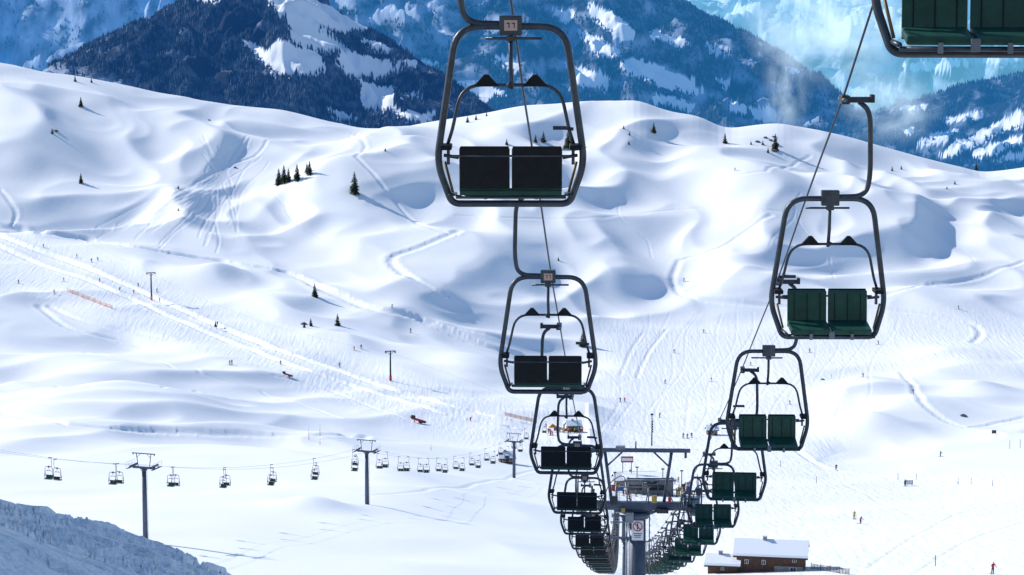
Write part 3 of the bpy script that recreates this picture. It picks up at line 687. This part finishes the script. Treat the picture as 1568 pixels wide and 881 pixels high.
def bench(px,py,s_,rzv,name='snow_cannon'):
    p_=hit(px,py,400,1300); b=MB()
    b.box((0,0,.7),(3.6,.5,.55),'red',Matrix.Rotation(.35,3,'Y'),bev=.1)
    b.tube([(-1,.0,0),(-1,0,1.1)],.1,'dark',6); b.tube([(1.0,0,0),(1.0,0,.6)],.1,'dark',6)
    b.tube([(-1.8,-.35,1.7),(-1.0,.1,1.45)],.42,'dark',10)
    b.box((.9,.05,.15),(1.6,1.3,.2),'woodd')
    obj(name,b.mesh(name),p_,rzv,s_)
bench(441,577,1.1,.2);bench(641,648,1.5,.3)
for px,py,w_,h_,k in ((1391,744,2.6,1.6,'dark'),(1522,666,1.6,1.6,'dark')):
    p_=hit(px,py,400,900); b=MB(); b.box((0,0,h_*.62),(w_,.15,h_*.75),k,bev=.03); b.box((0,-.082,h_*.62),(w_*.85,.01,h_*.6),'white' if w_>2 else 'woodd')
    for s_ in (-1,1): b.tube([(s_*w_*.4,0,-.3),(s_*w_*.4,0,h_*.4)],.06,'dark',6)
    obj('information_sign',b.mesh('information_sign'),p_)
p_=hit(998,683,500,900); b=MB(); hm=50*p_.y/F
b.tube([(0,0,-1),(0,0,hm)],[.26,.16],'dark',8)
for i in range(5): b.box((.12,0,hm*.45+i*.9),(.6,.35,.6),'dark',bev=.05)
b.box((0,0,hm),(1.0,.5,.55),'dark',bev=.05); obj('floodlight_mast',b.mesh('floodlight_mast'),p_)
# ------------------------------------------------------------ buildings
def cabin(name,loc,w,d,h,rh,rzv=0,wall='wood',stonebase=False,over=.6,sc=1,wins=None):
    b=MB()
    b.box((0,0,h/2-.5),(w,d,h+1),wall)
    if stonebase: b.box((w*.27,-d/2-.03,.55),(w*.42,.12,1.5),'stone')
    for s_ in (-1,1):
        x=s_*(w/2-.003); b.add([(x,-d/2,h),(x,d/2,h),(x,0,h+rh)],[[0,1,2] if s_>0 else [0,2,1]],wall)
    W2=w/2+over; D2=d/2+over; hh=h-over*rh/(d/2)
    for th,z0,k in ((.18,0,'woodd'),(.42,.19,'rsnow')):
        for s_ in (-1,1):
            vs=[(-W2,s_*D2,hh+z0),(W2,s_*D2,hh+z0),(W2,0,h+rh+z0),(-W2,0,h+rh+z0)]; vs+=[(x,y,z+th) for x,y,z in vs]
            b.add(vs,[[0,1,2,3],[4,5,6,7],[0,1,5,4],[1,2,6,5],[3,0,4,7]],k)
    n=max(2,int(w/2.6))
    wins=wins if wins is not None else [(-w/2+(i+.5)*w/n,h*.58,.95,1.05) for i in range(n)]
    for (x,z,ww,wh) in wins:
        b.box((x,-d/2-.05,z),(ww,.12,wh),'white'); b.box((x,-d/2-.115,z),(ww*.8,.02,wh*.82),'glass'); b.box((x,-d/2-.13,z),(.05,.02,wh*.82),'white')
    b.box((w/2+.03,0,1.0),(.08,1.1,2.0),'woodd')
    b.box((-w*.1,-.1,h+rh+.5),(.7,.7,1.3),'stone'); b.box((-w*.1,-.1,h+rh+1.22),(.9,.9,.12),'rsnow')
    for i in range(int(w/.5)): b.box((-w/2+i*.5+.25,-d/2-.012,h*.5),(.05,.03,h*.98),'woodd')
    b.box((0,-D2+.04,hh-.02),(2*W2,.06,.2),'woodd')
    return obj(name,b.mesh(name),loc,rzv,sc)
hp=hit(1185,876,330,520)
cabin('wooden_ski_hut',hp+Vector((0,4,-.3)),12.0,7.5,3.1,1.5,-.16,stonebase=True,wins=[(-4.2,1.9,.7,.8),(-1.2,1.9,.7,.8),(4.0,.75,1.2,.8),(4.2,2.4,.7,.6)])
h2=hp+Vector((-8.6,3.5,-.6)); cabin('wooden_shed',h2,5.2,5.5,1.6,.8,-.16,wins=[(0,.9,.6,.5)])
p_=hit(1090,666,500,900); cabin('wooden_kiosk',p_,3.6,3.2,2.2,.9,.1)
p_=hit(775,709,500,900); cabin('wooden_kiosk',p_,4.2,3.5,2.0,1.0,.2)
sp_=hit(995,758,450,900); b=MB()
b.box((0,4,1.6),(13,7,4.2),'stone'); b.box((-4,.45,1.9),(3.6,.1,1.5),'glass'); b.box((2,.45,1.9),(5,.1,1.5),'glass')
b.box((0,3.5,4.1),(14.5,9,.35),'tower'); b.box((0,3.5,4.45),(14.6,9.1,.35),'rsnow')
b.box((-6,6.0,8.6),(3.4,.25,1.7),'red'); b.box((-6,5.86,8.6),(3.0,.03,.8),'white')
for x in (-7.2,-4.8): b.tube([(x,6.1,4),(x,6.1,8)],.1,'dark',6)
for x in (-6,-2,2,6): b.tube([(x,-3.5,-1),(x,-3.5,4.6)],.16,'tower',8)
for y in (-3.5,-1): b.box((0,y,4.75),(13,.3,.35),'tower')
for x in (-6,6): b.box((x,-2,4.75),(.3,5,.35),'tower')
b.wheel((0,-1.5,3.9),(0,0,1),2.2,.25,'dark',28)
for a in range(6): c_,s__=math.cos(a*math.pi/3),math.sin(a*math.pi/3); b.tube([(0,-1.5,4.1),(2.1*c_,-1.5+2.1*s__,4.1)],.08,'tower',6)
for x in (-9,-7.5,8,9.5): b.tube([(x,-1,-1),(x,-1,2.2)],.07,'dark',6)
b.box((8.6,-1,1.8),(2.2,.12,1.0),'yellow'); b.box((-8.2,-1,1.7),(2.0,.12,.9),'jblue')
for i,(x,y,k) in enumerate([(-10,2,'red'),(-8.6,4,'yellow'),(9.5,3,'red'),(11,5,'white'),(7.6,-4,'yellow'),(-6.5,-5,'red'),(10.5,0,'jblue')]):
    b.box((x,y,1.3),(1.0,.6,1.5),k,bev=.05); b.box((x,y,2.2),(1.2,.8,.12),'dark')
for x,h_ in ((-9.6,6),(-3.5,7.5),(3.6,7),(8.8,6.5)): b.tube([(x,1,-1),(x,1,h_)],.12,'dark',6); b.box((x,1,h_),(.9,.3,.3),'dark')
for i in range(10): b.tube([(-9+i*2,-6,-.6),(-9+i*2,-6,1.1)],.06,'dark',6)
b.tube([(-9,-6,1.0),(9,-6,1.0)],.05,'dark',6); b.tube([(-9,-6,.5),(9,-6,.5)],.04,'dark',6)
obj('chairlift_station',b.mesh('chairlift_station'),sp_)
p_=sp_+Vector((-3,25,0)); p_.z=gz(p_.x,p_.y); cabin('ticket_building',p_,11,6,3.0,1.3,.1,wall='stone')
p_=hit(872,662,550,950); cabin('wooden_kiosk',p_+Vector((1.5,3,0)),4.6,3.4,2.2,1.0,.15)
b=MB()
for i,k in enumerate(['orange','jblue','yellow','red','woodd','jgreen','red']):
    x=-7+i*1.9; z_=.9+.3*(i%3); b.box((x,-1+.7*(i%2),z_),(.9,.1,1.0),k); b.tube([(x-.45,-1+.7*(i%2),-.5),(x-.45,-1+.7*(i%2),z_+.7)],.06,'dark',6)
for x,k in ((-6,'orange'),):
    b.add([(x-1.4,0,1.6),(x+1.4,0,1.6),(x+1.4,2.6,1.6),(x-1.4,2.6,1.6),(x,1.3,2.9)],[[0,1,4],[1,2,4],[2,3,4],[3,0,4]],k)
    for dx,dy in ((-1.4,0),(1.4,0),(1.4,2.6),(-1.4,2.6)): b.tube([(x+dx,dy,-.5),(x+dx,dy,1.6)],.06,'galv',6)
obj('ski_school_play_area',b.mesh('ski_school_play_area'),p_)
# ------------------------------------------------------------ mist over the valley
def mist(c,r,dens,seed,lo=.45,hi=.64):
    bm=bmesh.new(); bmesh.ops.create_icosphere(bm,subdivisions=3,radius=1); me=bpy.data.meshes.new('valley_mist'); bm.to_mesh(me); bm.free()
    m=bpy.data.materials.new('mist'); m.use_nodes=True; nt=m.node_tree; N=nt.nodes.new; L=nt.links.new
    nt.nodes.remove(nt.nodes['Principled BSDF'])
    tc=N('ShaderNodeTexCoord'); n=N('ShaderNodeTexNoise'); n.noise_dimensions='4D'; n.inputs['W'].default_value=seed; n.inputs['Scale'].default_value=1.8; n.inputs['Detail'].default_value=5; n.inputs['Roughness'].default_value=.65; n.inputs['Distortion'].default_value=.6
    L(tc.outputs['Object'],n.inputs['Vector'])
    ln=N('ShaderNodeVectorMath'); ln.operation='LENGTH'; L(tc.outputs['Object'],ln.inputs[0])
    fa=N('ShaderNodeMapRange'); fa.inputs[1].default_value=1; fa.inputs[2].default_value=.15; fa.inputs[3].default_value=0; fa.inputs[4].default_value=1; L(ln.outputs['Value'],fa.inputs[0])
    th=N('ShaderNodeMapRange'); th.inputs[1].default_value=lo; th.inputs[2].default_value=hi; th.inputs[3].default_value=0; th.inputs[4].default_value=dens; L(n.outputs['Fac'],th.inputs[0])
    mu=N('ShaderNodeMath'); mu.operation='MULTIPLY'; L(fa.outputs[0],mu.inputs[0]); L(th.outputs[0],mu.inputs[1])
    v=N('ShaderNodeVolumePrincipled'); v.inputs['Color'].default_value=(.88,.95,1,1); v.inputs['Anisotropy'].default_value=.3; L(mu.outputs[0],v.inputs['Density'])
    em=N('ShaderNodeMath'); em.operation='MULTIPLY'; em.inputs[1].default_value=.78; L(mu.outputs[0],em.inputs[0]); L(em.outputs[0],v.inputs['Emission Strength']); v.inputs['Emission Color'].default_value=(.62,.84,1,1)  # mist given its own glow in place of multiply scattered light
    L(v.outputs[0],nt.nodes['Material Output'].inputs['Volume'])
    me.materials.append(m); o=obj('valley_mist',me,c,0,r); return o
mist(W(1275,45,4200),(170,110,120),.017,3)
mist(W(1365,165,4000),(100,80,75),.013,7)
mist(W(1205,135,4100),(55,55,110),.013,12)
# ------------------------------------------------------------ light, sky, camera
EL=math.radians(31); AZ=math.radians(-60)
sd=Vector((math.sin(AZ)*math.cos(EL),math.cos(AZ)*math.cos(EL),math.sin(EL)))
l=bpy.data.lights.new('sun','SUN'); l.energy=5; l.angle=math.radians(.5); l.color=(1,.955,.88)
lo=bpy.data.objects.new('sun',l); S.collection.objects.link(lo); lo.rotation_euler=(-sd).to_track_quat('-Z','Y').to_euler()
w=bpy.data.worlds.new('World'); S.world=w; w.use_nodes=True; nt=w.node_tree
sk=nt.nodes.new('ShaderNodeTexSky'); sk.sky_type='NISHITA'; sk.sun_disc=False; sk.sun_elevation=EL; sk.sun_rotation=AZ; sk.altitude=1500; sk.ozone_density=5.5; sk.dust_density=.2; sk.air_density=1.4
nt.links.new(sk.outputs[0],nt.nodes['Background'].inputs[0]); nt.nodes['Background'].inputs[1].default_value=.15
S.view_settings.view_transform='Standard'; S.view_settings.look='None'; S.view_settings.exposure=0
c=bpy.data.cameras.new('camera'); c.sensor_width=36; c.lens=36*F/1568; c.clip_start=.5; c.clip_end=60000
co_=bpy.data.objects.new('camera',c); S.collection.objects.link(co_); co_.rotation_euler=(math.pi/2-PIT,0,0); S.camera=co_
